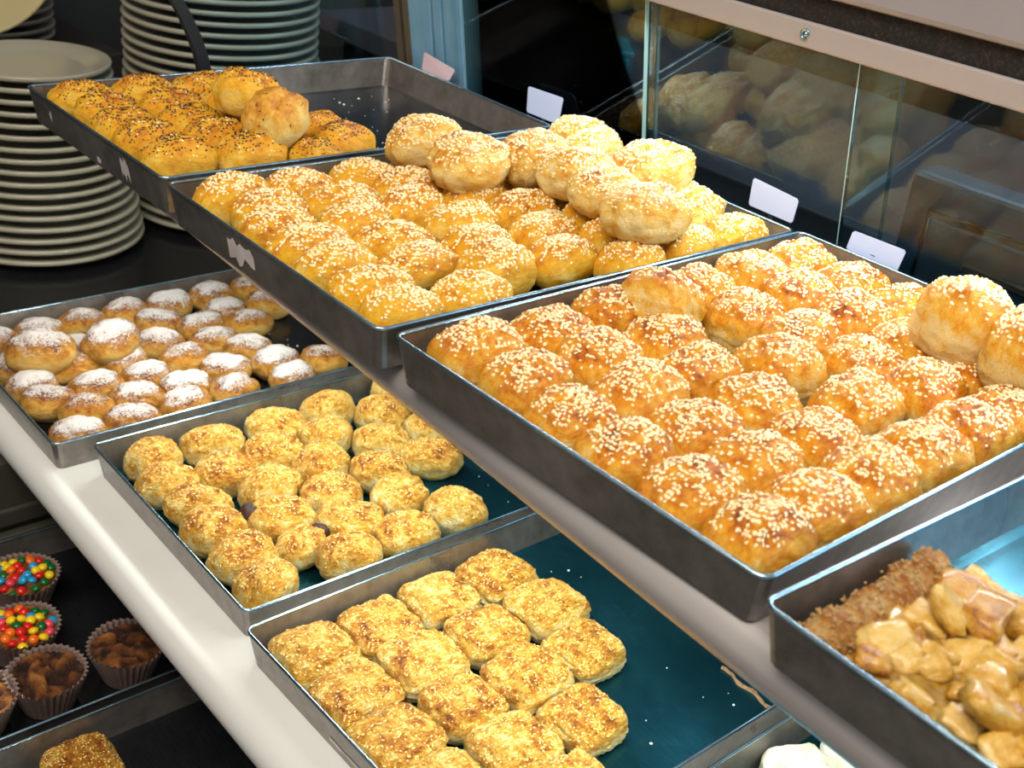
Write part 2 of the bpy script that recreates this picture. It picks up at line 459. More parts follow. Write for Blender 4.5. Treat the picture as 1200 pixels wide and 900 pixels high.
SEEDV = [(-1, 0, 0), (-0.35, 0.62, 0.05), (0.45, 0.5, 0.05), (1.0, 0, 0), (0.45, -0.5, 0.05), (-0.35, -0.62, 0.05), (-0.3, 0, 0.75), (0.4, 0, 0.6)]
SEEDF = [(0, 6, 1), (1, 6, 7, 2), (2, 7, 3), (3, 7, 4), (4, 7, 6, 5), (5, 6, 0)]
def seed_mesh(name, pm, sd, count, L, W, H, size, zmin, spread=1.0):
    """sesame seeds lying on pastry mesh pm (unit size, scaled later by L, W, H)"""
    rnd = random.Random(sd); polys = [p for p in pm.polygons if len(p.vertices) < 6]
    cand = []
    cs = [Vector(p.center) for p in polys]
    wts = []
    for p, c in zip(polys, cs):
        nz = p.normal.z
        k = max(0, (c.z - zmin)) * max(0.0, nz + 0.15)
        wts.append(k ** spread * p.area * (0.45 + 1.1 * max(0, 0.5 + noise.noise(c * 5 + Vector((sd, 0, 0))))))
    ch = rnd.choices(range(len(polys)), wts, k=count)
    V = []; F = []
    sv = Vector((L, W, H))
    for i in ch:
        p = polys[i]; vs_ = [Vector(pm.vertices[k].co) for k in p.vertices]
        r = [rnd.random() for _ in vs_]; t = sum(r)
        c = sum((v * a for v, a in zip(vs_, r)), Vector()) / t
        c = Vector((c.x * L, c.y * W, c.z * H))
        n = Vector((p.normal.x / L, p.normal.y / W, p.normal.z / H)).normalized()
        n = (n + Vector((rnd.gauss(0, .18), rnd.gauss(0, .18), rnd.gauss(0, .18)))).normalized()
        a = n.orthogonal().normalized(); a = (Matrix.Rotation(rnd.random() * 2 * PI, 3, n) @ a); b = n.cross(a)
        s = size * rnd.uniform(0.8, 1.15); base = len(V)
        for x, y, z in SEEDV:
            q = c + a * (x * s * 0.5) + b * (y * s * 0.5) + n * (z * s * 0.45 - 0.0001)
            V.append((q.x / L, q.y / W, q.z / H))
        F += [tuple(base + k for k in f) for f in SEEDF]
    return mesh(name, V, F, True)

def family(name, n, kind, L, W, H, mat, seeds=None, sd=100, topbake=0.62, nu=52, nr=22, pleat=1.0):
    fam = []
    for i in range(n):
        pm = pastry_mesh(name, sd + i, kind, nu, nr, topbake, pleat); pm.materials.append(M[mat])
        sms = []
        for (smat, cnt, size, zmin, spread) in (seeds or []):
            sm = seed_mesh('seeds', pm, sd + 31 * i + len(sms) * 7, cnt, L, W, H, size, zmin, spread); sm.materials.append(M[smat]); sms.append(sm)
        fam.append((pm, sms))
    return dict(fam=fam, dims=(L, W, H), n=0)

FAM = dict(
    A=family('herb_roll', 5, 'roll', 0.076, 0.062, 0.048, 'crust_yellow', [('seed_black', 230, 0.0030, 0.62, 1.3), ('seed', 24, 0.003, 0.6, 1.0)], 100, 0.40),
    B=family('sesame_roll', 7, 'roll', 0.079, 0.0525, 0.047, 'crust_yellow', [('seed', 330, 0.0037, 0.62, 0.9)], 200, 0.36),
    C=family('sesame_square', 8, 'square', 0.075, 0.062, 0.050, 'crust_gold', [('seed', 300, 0.0039, 0.66, 0.8)], 300, 0.48),
    P=family('sesame_roll', 5, 'roll', 0.080, 0.060, 0.046, 'crust_blond_glare', [('seed', 520, 0.0035, 0.46, 0.7)], 250, 0.45, pleat=1.4),  # pale crust and dense seeds carry the painted glare on the heap
    Q=family('herb_roll', 1, 'roll', 0.076, 0.062, 0.052, 'crust_blond_glare', [('seed_black', 26, 0.003, 0.4, 0.6)], 150, 0.55, pleat=0.8),
    E=family('powdered_pastry', 7, 'roll', 0.068, 0.052, 0.038, 'crust_powder', None, 400, 0.62, 40, 18),
    F=family('round_pastry', 7, 'ball', 0.074, 0.0595, 0.045, 'crust_flaky', [('seed_tan', 170, 0.0029, 0.5, 0.8)], 500, 0.42, 52, 22),
    G=family('flat_square_pastry', 6, 'flat', 0.075, 0.071, 0.030, 'crust_flaky', [('seed_tan', 260, 0.0027, 0.55, 0.7)], 600, 0.42, 56, 24),
    H=family('white_bun', 2, 'ball', 0.078, 0.070, 0.040, 'crust_white', None, 700, 0.5, 40, 18),
)
RELAX = {}
ZONE = {'sesame rolls lying in the heaped tray': ('next to the dark-sprinkled rolls', 'next to the sesame squares', 1),
        'square sesame pastries in their tray': ('next to the roll tray', 'next to the pie tray', 1),
        'powdered pastries in their tray': ('next to the plates', 'next to the round pastries', 0),
        'round pastries in their tray': ('next to the powdered pastries', 'next to the flat squares', 0),
        'flat square pastries in their tray': ('next to the round pastries', 'next to the white buns', 0)}
def relax():
    for tr, L_ in RELAX.values():
        iv = Matrix.Translation(tr.location) @ Matrix.Rotation(tr.rotation_euler.z, 4, 'Z'); im = iv.inverted()
        wd, dp = TSIZE[tr.name]
        P = [im @ o.location.copy() for o, _, _, _, _ in L_]
        for it in range(60):
            for i in range(len(P)):
                for j in range(i):
                    sx = 0.5 * (L_[i][1] + L_[j][1]); sy = 0.5 * (L_[i][2] + L_[j][2]); e = L_[i][3]
                    dx = (P[i].x - P[j].x) / sx; dy = (P[i].y - P[j].y) / sy
                    q = (abs(dx) ** e + abs(dy) ** e) ** (1 / e)
                    if 1e-6 < q < 1.0:
                        k = (1.0 - q) / q * 0.25
                        if e > 3:
                            if abs(dx) > abs(dy): mx, my = dx * k, 0
                            else: mx, my = 0, dy * k
                        else: mx, my = dx * k, dy * k
                        P[i].x += mx * sx; P[i].y += my * sy; P[j].x -= mx * sx; P[j].y -= my * sy
            for i, (o, W, L, e, wc) in enumerate(L_):
                mx = 0.52 * wc + 0.008; my = 0.54 * L + 0.008
                P[i].x = min(max(P[i].x, mx), wd - mx); P[i].y = min(max(P[i].y, my), dp - my)
        for p, (o, W, L, _, _) in zip(P, L_):
            o.location = iv @ p
            z = ZONE.get(o.get('group'))
            if z:
                yy = 'touching the front tray wall' if p.y < 0.78 * L else ('one in from the front wall' if p.y < 1.7 * L else ('at the tray wall by the glass' if z[2] and p.y > dp - 0.85 * L else 'deeper in the tray'))
                xx = z[0] if p.x < 0.8 * W else (z[1] if p.x > wd - 0.8 * W else '')
                o['label'] = o['label'] + ' ' + yy + (', ' + xx if xx else '')
def put(fk, name, px, py, zfloor, label, group, lvl=0.0, ang=90, s=1.0, sl=1.0, sh=1.0, tilt=(0, 0), cat='pastry', jit=14, tr=None):
    f = FAM[fk]; L, W, H = f['dims']
    pm, sms = f['fam'][f['n'] % len(f['fam'])]; f['n'] += 1
    L *= s * sl * random.uniform(0.95, 1.05); W *= s * random.uniform(0.95, 1.05); H *= s * sh * random.uniform(0.93, 1.07)
    zb = zfloor + FLOOR + lvl
    p = hz(px, py, zb + 0.5 * H)
    if tr is not None:
        iv = Matrix.Translation(tr.location) @ Matrix.Rotation(tr.rotation_euler.z, 4, 'Z')
        q = iv.inverted() @ Vector((p.x, p.y, tr.location.z))
        wc = W + (L - W) * min(jit, 45) / 60
        wd, dp = TSIZE[tr.name]; mx = 0.52 * wc + 0.008; my = 0.54 * L + 0.008
        q.x = min(max(q.x, mx), wd - mx); q.y = min(max(q.y, my), dp - my)
        q = iv @ q; p.x, p.y = q.x, q.y
    o = bpy.data.objects.new(name, pm); COL.objects.link(o)
    o.location = (p.x, p.y, zb)
    o.scale = (L, W, H)
    o.rotation_euler = (math.radians(tilt[0]), math.radians(tilt[1]), math.radians(ang + random.uniform(-jit, jit)) + (PI if random.random() < 0.5 else 0))
    tag(o, label, cat, group)
    if tr is not None and lvl < 0.01 and not tilt[0]: RELAX.setdefault(tr.name, (tr, []))[1].append((o, W, L, 4.0 if fk in 'CG' else 2.3, wc))
    for sm in sms:
        q = bpy.data.objects.new('sesame_seeds', sm); COL.objects.link(q); q.parent = o; q['kind'] = 'stuff'
    return o

# --- tray A: rolls with dark sprinkles
LA = 'golden roll with dark seed sprinkles in the tray nearest the plates'
for x, y in [(65, 113), (98, 126), (130, 142), (153, 160), (191, 182), (145, 106), (173, 120), (206, 138), (234, 160), (277, 182), (213, 100), (240, 116), (262, 140), (290, 158)]:
    put('A', 'herb_roll', x, y, UF, LA, 'dark-sprinkled rolls lying in their tray', ang=80, tr=TA)
put('A', 'herb_roll', 333, 186, UF, LA, 'dark-sprinkled rolls lying in their tray', s=0.85, tr=TA)
put('A', 'herb_roll', 366, 152, UF, LA, 'dark-sprinkled rolls lying in their tray', s=0.8, tr=TA)
put('A', 'herb_roll', 370, 168, UF, 'dark-sprinkled roll at the edge of the empty half of its tray', None, s=1.02, ang=100, tr=TA)
put('A', 'herb_roll', 284, 110, UF, 'dark-sprinkled roll tilted up on top of the other rolls', None, lvl=0.037, s=1.05, ang=70, tilt=(12, -14), tr=TA)
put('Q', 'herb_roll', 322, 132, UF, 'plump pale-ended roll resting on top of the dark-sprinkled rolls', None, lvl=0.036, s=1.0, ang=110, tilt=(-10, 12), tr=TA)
# --- tray B: sesame rolls
LB = 'golden oval sesame roll'; GB = 'sesame rolls lying in the heaped tray'
for x, y in [(238, 224), (283, 240), (312, 263), (345, 287), (386, 310), (422, 335), (462, 361),
             (325, 210), (370, 229), (400, 254), (435, 278), (496, 310), (547, 343),
             (398, 199), (438, 218), (476, 240), (513, 266), (566, 291), (604, 319),
             (456, 190), (496, 211), (548, 233), (586, 257), (640, 280), (684, 310),
             (606, 214), (622, 235), (666, 252), (714, 280), (768, 299), (660, 215), (700, 235)]:
    put('B', 'sesame_roll', x, y, UF, LB, GB, ang=82, tr=TB)
LB2 = 'glare-whitened sesame roll resting on top of the heap of rolls by the glass'; GB2 = 'sesame rolls on top of the heap'
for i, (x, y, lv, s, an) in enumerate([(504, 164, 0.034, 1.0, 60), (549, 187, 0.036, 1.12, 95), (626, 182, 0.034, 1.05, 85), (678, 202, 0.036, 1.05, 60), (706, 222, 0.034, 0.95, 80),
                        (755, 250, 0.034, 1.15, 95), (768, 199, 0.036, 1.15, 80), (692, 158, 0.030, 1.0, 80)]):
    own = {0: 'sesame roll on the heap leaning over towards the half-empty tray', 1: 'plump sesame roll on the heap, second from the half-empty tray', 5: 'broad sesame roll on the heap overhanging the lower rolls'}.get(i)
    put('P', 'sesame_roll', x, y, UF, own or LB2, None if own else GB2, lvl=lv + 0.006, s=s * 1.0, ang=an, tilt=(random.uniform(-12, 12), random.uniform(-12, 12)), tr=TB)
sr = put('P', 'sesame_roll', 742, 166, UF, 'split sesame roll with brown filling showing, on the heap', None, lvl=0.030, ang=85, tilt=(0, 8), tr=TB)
for x, y, s in [(655, 162, 0.9), (815, 228, 1.0), (803, 277, 0.95), (907, 264, 0.95), (735, 215, 0.9), (600, 175, 0.85)]:
    put('B', 'sesame_roll', x, y, UF, LB, GB, s=s, ang=85, tr=TB)
put('P', 'sesame_roll', 847, 257, UF, 'large glare-whitened sesame roll with an orange burst at the corner of its tray', None, lvl=0.006, s=1.25, sl=1.15, ang=85, tr=TB)
# --- tray C: sesame squares
LC = 'glossy square sesame pastry'; GC = 'square sesame pastries in their tray'
for x, y in [(530, 394), (597, 432), (660, 478), (730, 530), (806, 582), (895, 634),
             (617, 376), (692, 414), (752, 468), (820, 508), (895, 552), (978, 600),
             (695, 361), (757, 399), (814, 432), (895, 476), (972, 517), (1046, 563),
             (860, 366), (928, 384), (921, 429), (1015, 473), (1112, 530),
             (808, 322), (872, 311), (918, 336), (1008, 420), (1098, 463), (1172, 497),
             (935, 297), (982, 328), (1006, 370), (1078, 410), (1160, 438), (1048, 344), (1215, 455), (1230, 425), (1110, 372), (1240, 520)]:
    put('C', 'sesame_square', x, y, UF, LC, GC, ang=88, jit=10, s=0.97, tr=TC)
put('C', 'sesame_square', 772, 352, UF, 'sesame square tipped on its side showing a pale flaky flank', None, lvl=0.020, ang=95, tilt=(-6, 30), tr=TC)
put('C', 'sesame_square', 1127, 370, UF, 'thick sesame square lying on top of the others by the glass', None, lvl=0.032, s=1.12, ang=80, sh=1.15, tilt=(-6, -8), tr=TC)
put('C', 'sesame_square', 1216, 406, UF, 'thick sesame square on top of the others beside another raised one', None, lvl=0.032, s=1.1, ang=100, sh=1.1, tilt=(6, 8), tr=TC)
# --- tray E: powdered pastries
LE = 'small powdered pastry'; GE = 'powdered pastries in their tray'
for x, y in [(18, 374), (55, 369), (0, 403), (8, 427), (28, 446), (43, 466), (87, 438), (106, 457), (102, 359), (98, 384), (90, 408), (158, 349), (163, 370), (192, 384),
             (163, 437), (197, 409), (213, 424), (226, 342), (256, 357), (270, 337), (301, 356), (246, 390), (270, 377), (284, 408), (316, 426), (337, 438), (375, 421),
             (240, 430), (262, 452), (62, 487), (77, 504), (140, 468), (147, 486), (200, 452), (211, 470), (-20, 425), (-15, 380), (330, 400), (125, 420), (118, 434), (180, 459), (230, 405)][:37]:
    put('E', 'powdered_pastry', x, y, LF, LE, GE, ang=85, s=1.0, jit=30, tr=TE)
put('E', 'powdered_pastry', 47, 410, LF, 'bigger powdered pastry lying on top of its neighbours', None, lvl=0.022, s=1.3, ang=70, tr=TE)
put('E', 'powdered_pastry', 131, 399, LF, 'split powdered pastry lying on top of its neighbours', None, lvl=0.022, s=1.2, ang=110, tr=TE)
# --- tray F: round pastries
LFl = 'small round golden pastry'; GF = 'round pastries in their tray'
FF = [(160, 525), (182, 553), (206, 583), (240, 613), (269, 651), (316, 687), (241, 508), (259, 540), (288, 569), (329, 608), (349, 643), (398, 661),
      (295, 486), (312, 509), (347, 541), (374, 574), (414, 610), (471, 636), (358, 472), (385, 498), (426, 539), (440, 572), (488, 599),
      (404, 452), (428, 473), (450, 500), (489, 525), (415, 510), (470, 478)]
choco = []
for i, (x, y) in enumerate(FF):
    if i == 9: o = put('F', 'round_pastry', x, y, LF, 'small round pastry with dark chocolate filling leaking at its end', None, ang=80, s=1.0, tr=TF); choco.append(o)
    elif i == 10: o = put('F', 'round_pastry', x, y, LF, 'smaller round pastry with a dark chocolate leak between its neighbours', None, ang=100, s=0.86, tr=TF); choco.append(o)
    else: put('F', 'round_pastry', x, y, LF, LFl, GF, ang=80, jit=40, tr=TF)
# --- tray G: flat squares
LG = 'flat square grainy pastry'; GG = 'flat square pastries in their tray'
for x, y in [(562, 662), (500, 690), (618, 702), (436, 722), (550, 734), (671, 752), (356, 751), (480, 770), (602, 786), (397, 804), (527, 821), (667, 834), (452, 857), (595, 868), (505, 893), (655, 905), (415, 920)]:
    put('G', 'flat_square_pastry', x, y, LF, LG, GG, ang=90, jit=6, tr=TG)
# --- tray H
for x, y in [(905, 872), (975, 893), (865, 905)]:
    put('H', 'white_bun', x, y, LF, 'flat white bun with a pale swirl in the tray beside the flat squares', 'white buns in their tray', ang=60, s=0.95, cat='bun', tr=TH)
put('G', 'flat_square_pastry', 96, 897, 0.582, 'lone yellow flaky pastry in the dark bottom tray', None, ang=80, tr=TJ)

relax()
# --- leaking fillings
for o, wx, wy, sz in ((choco[0], -0.014, -0.028, 1.25), (choco[1], -0.006, 0.026, 1.0)):
    q = link('chocolate_filling', pastry_mesh('filling', 901, 'ball', 24, 12), 'chocolate', o); q['label'] = 'dark chocolate filling'
    a = -o.rotation_euler.z
    q.location = ((wx * math.cos(a) - wy * math.sin(a)) / o.scale.x, (wx * math.sin(a) + wy * math.cos(a)) / o.scale.y, 0.34)
    q.scale = (0.022 * sz / o.scale.x, 0.022 * sz / o.scale.y, 0.020 * sz / o.scale.z)
q = link('brown_filling', pastry_mesh('filling', 902, 'roll', 24, 10), 'filling', sr); q['label'] = 'brown filling in the split'
q.location = (-0.1, -0.30, 0.18); q.scale = (0.62, 0.36, 0.34)

# baked-on residue at the back of the flat square tray
rr_ = random.Random(3); V = []; F = []
A_ = hz(846, 781, LF + 0.004) - TG.location; B_ = hz(907, 831, LF + 0.004) - TG.location
for i in range(15):
    c = A_.lerp(B_, i / 14); d = Vector((-(B_ - A_).y, (B_ - A_).x, 0)).normalized()
    w0 = 0.001 + 0.0018 * rr_.random(); off = 0.0018 * math.sin(i * 0.9)
    for sgn, z in ((-1, 0.0016), (0, 0.0045 + 0.002 * rr_.random()), (1, 0.0016)): V.append(tuple(Vector((c.x, c.y, 0)) + d * (off + sgn * w0) + Vector((0, 0, z))))
for i in range(14):
    for k in range(2): F.append((i * 3 + k, i * 3 + k + 1, i * 3 + 4 + k, i * 3 + 3 + k))
q = link('baked_residue', mesh('baked_residue', V, F, True), 'residue', TG); q.rotation_euler.z = -TG.rotation_euler.z; q['label'] = 'ragged brown baked-on residue'

# ------------------------------------------------------------------ crumbs on the tray floors
def crumbs(tr, n, x0, x1, y0, y1, sd, label, smin=0.0008, smax=0.0022):
    rnd = random.Random(sd); V = []; F = []
    for _ in range(n):
        x, y = rnd.uniform(x0, x1), rnd.uniform(y0, y1); r = smin + (smax - smin) * rnd.random() ** 3; a = rnd.random() * 6
        b = len(V)
        for k in range(5):
            rr = r * rnd.uniform(0.6, 1.1); V.append((x + rr * math.cos(a + k * 1.257), y + rr * math.sin(a + k * 1.257), 0.0014))
        V.append((x, y, 0.0014 + r * 0.8))
        for k in range(5): F.append((b + k, b + (k + 1) % 5, b + 5))
    o = link('crumbs', mesh('crumbs', V, F), 'crumb')
    o.location = tr.location; o.rotation_euler = tr.rotation_euler
    tag(o, label, 'crumbs', None, 'stuff')
crumbs(TA, 46, 0.04, 0.32, 0.29, 0.47, 1, 'pale crumbs on the empty half of the dark-sprinkled roll tray')
crumbs(TE, 26, 0.14, 0.33, 0.20, 0.44, 2, 'white sugar crumbs on the floor of the powdered pastry tray')
crumbs(TF, 34, 0.12, 0.34, 0.25, 0.46, 3, 'white sesame crumbs on the floor of the round pastry tray')
crumbs(TG, 26, 0.03, 0.34, 0.22, 0.45, 4, 'white crumbs on the bare floor of the flat square tray')
crumbs(TD, 14, 0.05, 0.30, 0.22, 0.45, 5, 'crumbs on the bare floor behind the apple pie')

# ------------------------------------------------------------------ apple pie
PX0, PX1, PY0, PY1 = 0.020, 0.335, 0.014, 0.150
pie = thing('apple_pie', TD.matrix_basis @ Vector((0, 0, FLOOR)), 'chunky apple pie with a crumbly crust edge in the near tray', 'pie', None, tuple(TD.rotation_euler))
pie.location = TD.location + Vector((0, 0, FLOOR))
def grid(name, x0, x1, y0, y1, nx, ny, f):
    V = [(x0 + (x1 - x0) * i / nx, y0 + (y1 - y0) * j / ny, 0) for j in range(ny + 1) for i in range(nx + 1)]
    V = [(x, y, f(x, y)) for x, y, _ in V]
    F = [(j * (nx + 1) + i, j * (nx + 1) + i + 1, (j + 1) * (nx + 1) + i + 1, (j + 1) * (nx + 1) + i) for j in range(ny) for i in range(nx)]
    b = len(V); ring = [i for i in range(nx + 1)] + [j * (nx + 1) + nx for j in range(1, ny + 1)] + [ny * (nx + 1) + i for i in range(nx - 1, -1, -1)] + [j * (nx + 1) for j in range(ny - 1, 0, -1)]
    V += [(V[i][0], V[i][1], 0) for i in ring]; m = len(ring)
    F += [(ring[(k + 1) % m], ring[k], b + k, b + (k + 1) % m) for k in range(m)]
    return mesh(name, V, F, True)
def sauce(x, y):
    e = min(x - PX0, PX1 - x, y - PY0, PY1 - y) / 0.012
    return 0.020 * min(1, max(0.25, e)) + 0.006 * fbm(Vector((x, y, 0)), 60, 3)
link('filling', grid('filling', PX0, PX1, PY0, PY1, 70, 44, sauce), 'apple_sauce', pie)
# crust ridge: lumpy band along the far side and the base
V = []; F = []; Bk = []; nL, nS = 110, 26
for i in range(nL + 1):
    t = i / nL; y = PY0 - 0.004 + (PY1 - PY0 + 0.006) * t; x = PX0 + 0.006 + 0.004 * math.sin(t * 5)
    en = min(1, 8 * t + 0.25, 8 * (1 - t) + 0.25)
    for k in range(nS):
        a = 2 * PI * k / nS
        p = Vector((x, y, 0)) + Vector((0.014 * math.cos(a) * en, 0, 0.017 + 0.016 * math.sin(a) * en))
        d = 0.0075 * fbm(p, 70, 3) + 0.0055 * fbm(p + Vector((3, 0, 0)), 300, 3)
        p += Vector((math.cos(a), 0, math.sin(a))) * d; p.z = max(0.0005, p.z)
        V.append(p); Bk.append(max(0, min(1, 0.25 + p.z * 12 + 2.0 * d / 0.006)))
for i in range(nL):
    for k in range(nS): F.append((i * nS + k, i * nS + (k + 1) % nS, (i + 1) * nS + (k + 1) % nS, (i + 1) * nS + k))
F += [tuple(range(nS)), tuple(nL * nS + k for k in range(nS - 1, -1, -1))]
me = mesh('crust', V, F, True); set_attr(me, 'bake', Bk); link('crust', me, 'crust_pie', pie)['label'] = 'crumbly golden crust edge'
gv = []; gf = []; rg = random.Random(5)
for _ in range(1500):
    p = Vector(V[rg.randrange(len(V))])
    if p.z < 0.010: continue
    r = rg.uniform(0.0007, 0.0019); b = len(gv); c = p + Vector((rg.gauss(0, .0008), rg.gauss(0, .0008), rg.gauss(0, .0005)))
    for d in ((1, 0, 0), (-1, 0, 0), (0, 1, 0), (0, -1, 0), (0, 0, 1), (0, 0, -1)): gv.append(c + Vector(d) * r * rg.uniform(0.7, 1.2))
    gf += [tuple(b + k for k in f) for f in ((0, 2, 4), (2, 1, 4), (1, 3, 4), (3, 0, 4), (2, 0, 5), (1, 2, 5), (3, 1, 5), (0, 3, 5))]
me = mesh('crumb_topping', gv, gf, True); set_attr(me, 'bake', [0.3] * len(gv)); link('crumb_topping', me, 'crust_pie', pie)['kind'] = 'stuff'
def chunk_mesh(sd):
    rnd = random.Random(sd); bm = bmesh.new(); bmesh.ops.create_cube(bm, size=1)
    bmesh.ops.subdivide_edges(bm, edges=list(bm.edges), cuts=3, use_grid_fill=True)
    for v in bm.verts: v.co = v.co.lerp(v.co.normalized() * 0.6, 0.42)
    for v in bm.verts:
        v.co += Vector((1, 1, 1)) * 0.0 + v.co.normalized() * (0.42 * fbm(v.co + Vector((sd * 3.1, 0, 0)), 1.4, 2) + 0.10 * fbm(v.co + Vector((sd, 0, 0)), 5, 2))
        v.co.x *= 1 + 0.25 * v.co.y * rnd.uniform(-1, 1)
    me = bpy.data.meshes.new('apple_chunk'); bm.to_mesh(me); bm.free()
    for p in me.polygons: p.use_smooth = True
    me.materials.append(M['apple']); return me
CH = [chunk_mesh(k) for k in range(6)]
rnd = random.Random(11); placed = []
for k in range(900):
    x, y = rnd.uniform(PX0 + 0.026, PX1 - 0.01), rnd.uniform(PY0 + 0.010, PY1 - 0.008)
    if any((x - a) ** 2 + (y - b) ** 2 < 0.0145 ** 2 for a, b in placed): continue
    placed.append((x, y))
    q = bpy.data.objects.new('apple_chunk', CH[k % 6]); COL.objects.link(q); q.parent = pie
    s = rnd.uniform(0.014, 0.024)
    q.location = (x, y, sauce(x, y) + s * 0.20); q.scale = (s * rnd.uniform(0.9, 1.5), s, s * rnd.uniform(0.55, 0.8))
    q.rotation_euler = (rnd.uniform(-0.5, 0.5), rnd.uniform(-0.5, 0.5), rnd.random() * 6)
for k in range(14):
    i = rnd.randrange(len(placed)); x, y = placed[i]
    q = bpy.data.objects.new('apple_chunk', CH[k % 6]); COL.objects.link(q); q.parent = pie
    s = rnd.uniform(0.017, 0.023); q.location = (x + 0.008, y + 0.006, 0.037); q.scale = (s * 1.3, s, s * 0.65)
    q.rotation_euler = (rnd.uniform(-0.6, 0.6), rnd.uniform(-0.6, 0.6), rnd.random() * 6)

# ------------------------------------------------------------------ muffins on the bottom shelf
def cup_mesh(sd, r0=0.027, r1=0.041, h=0.042):
    V = []; F = []; n = 72
    for ring, (r, z) in enumerate(((r0, 0.0), (r0 + (r1 - r0) * 0.5, h * 0.5), (r1, h), (r1 + 0.0012, h + 0.002), (r1 - 0.0012, h), (r0 + (r1 - r0) * 0.5 - 0.0012, h * 0.5))):
        for k in range(n):
            a = 2 * PI * k / n; q = r + (0.0011 if k % 2 else -0.0011) * (0.5 + z / h)
            V.append((q * math.cos(a), q * math.sin(a), z + (0.0012 * math.sin(3 * a + sd) if ring >= 2 else 0)))
    for ring in range(5):
        for k in range(n): F.append((ring * n + k, ring * n + (k + 1) % n, (ring + 1) * n + (k + 1) % n, (ring + 1) * n + k))
    F.append(tuple(range(n - 1, -1, -1)))
    return mesh('paper_cup', V, F)
def cake_mesh(sd, r, z0, dome, hollow):
    V = []; F = []; Bk = []; nr, nu = 16, 40; off = Vector((sd * 3.7, sd, 0))
    for i in range(nr + 1):
        t = i / nr
        for j in range(nu):
            a = 2 * PI * j / nu; x, y = r * t * math.cos(a), r * t * math.sin(a)
            f = fbm(Vector((x, y, 0)) + off, 70, 3)
            g = abs(fbm(Vector((x * 0.8 + y * 0.3, y * 1.3, 0)) + off, 34, 2))
            z = z0 + dome * (1 - t ** 2.4) + 0.006 * f - (0.012 * max(0, 0.22 - g) / 0.22 * (1 - t ** 3) if hollow else 0)
            V.append((x, y, z)); Bk.append(max(0, min(1, 0.55 + 1.1 * f - (0.75 * max(0, 0.20 - g) / 0.20 if hollow else 0))))
    for i in range(nr):
        for j in range(nu): F.append((i * nu + j, (i + 1) * nu + j, (i + 1) * nu + (j + 1) % nu, i * nu + (j + 1) % nu))
    b = len(V)
    V += [(0.026 * math.cos(2 * PI * j / nu), 0.026 * math.sin(2 * PI * j / nu), 0.002) for j in range(nu)]; Bk += [0.5] * nu
    for j in range(nu): F.append((nr * nu + j, b + j, b + (j + 1) % nu, nr * nu + (j + 1) % nu))
    F.append(tuple(b + j for j in range(nu - 1, -1, -1)))
    me = mesh('cake', V, F, True); set_attr(me, 'bake', Bk)
    bm = bmesh.new(); bm.from_mesh(me); bmesh.ops.remove_doubles(bm, verts=bm.verts, dist=1e-5); bm.to_mesh(me); bm.free()
    me.materials.append(M['crust_muffin']); return me
bm = bmesh.new(); bmesh.ops.create_uvsphere(bm, u_segments=8, v_segments=6, radius=1)
cme = bpy.data.meshes.new('candy'); bm.to_mesh(cme); bm.free()
for p in cme.polygons: p.use_smooth = True
CAND = {}
for c in ('red', 'orange', 'yellow', 'green', 'blue', 'pink'):
    m_ = cme.copy(); m_.materials.append(M['candy_' + c]); CAND[c] = m_
MZ = 0.582 + FLOOR
def muffin(px, py, label, candy, sd, group=None, scl=1.0):
    p = hz(px, py, MZ + 0.044)
    t = thing('muffin', (p.x, p.y, MZ), label, 'muffin', group, (0, 0, sd))
    t.scale = (scl,) * 3
    link('paper_cup', cup_mesh(sd), 'paper_cup', t)
    link('cake', cake_mesh(sd, 0.0385, 0.038, 0.006 if candy else 0.010, not candy), None, t)
    if candy:
        rnd = random.Random(sd * 17); P_ = []
        for _ in range(1500):
            a, r = rnd.random() * 2 * PI, 0.0345 * math.sqrt(rnd.random())
            x, y = r * math.cos(a), r * math.sin(a)
            if any((x - u) ** 2 + (y - v) ** 2 < 0.0094 ** 2 for u, v in P_): continue
            P_.append((x, y)); c = rnd.choice(('red', 'red', 'orange', 'orange', 'yellow', 'yellow', 'green', 'green', 'blue', 'pink'))
            q = bpy.data.objects.new('candy', CAND[c]); COL.objects.link(q); q.parent = t
            q.location = (x, y, 0.0455 + rnd.uniform(-0.001, 0.0015) - 0.006 * (r / 0.0345) ** 3); q.scale = (0.0060, 0.0060, 0.0042)
            q.rotation_euler = (rnd.uniform(-.5, .5), rnd.uniform(-.5, .5), 0)
muffin(26, 672, 'muffin covered in coloured candies beside the end panel', True, 1)
muffin(24, 732, 'muffin covered in coloured candies next to the cracked brown muffin', True, 2)
muffin(54, 786, 'cracked brown muffin in a ruffled paper cup beside the candy muffin', False, 3)
muffin(148, 753, 'brown muffin partly under the cream shelf edge', False, 4)
muffin(-30, 815, 'brown muffin with only its edge showing beside the cracked one', False, 5)

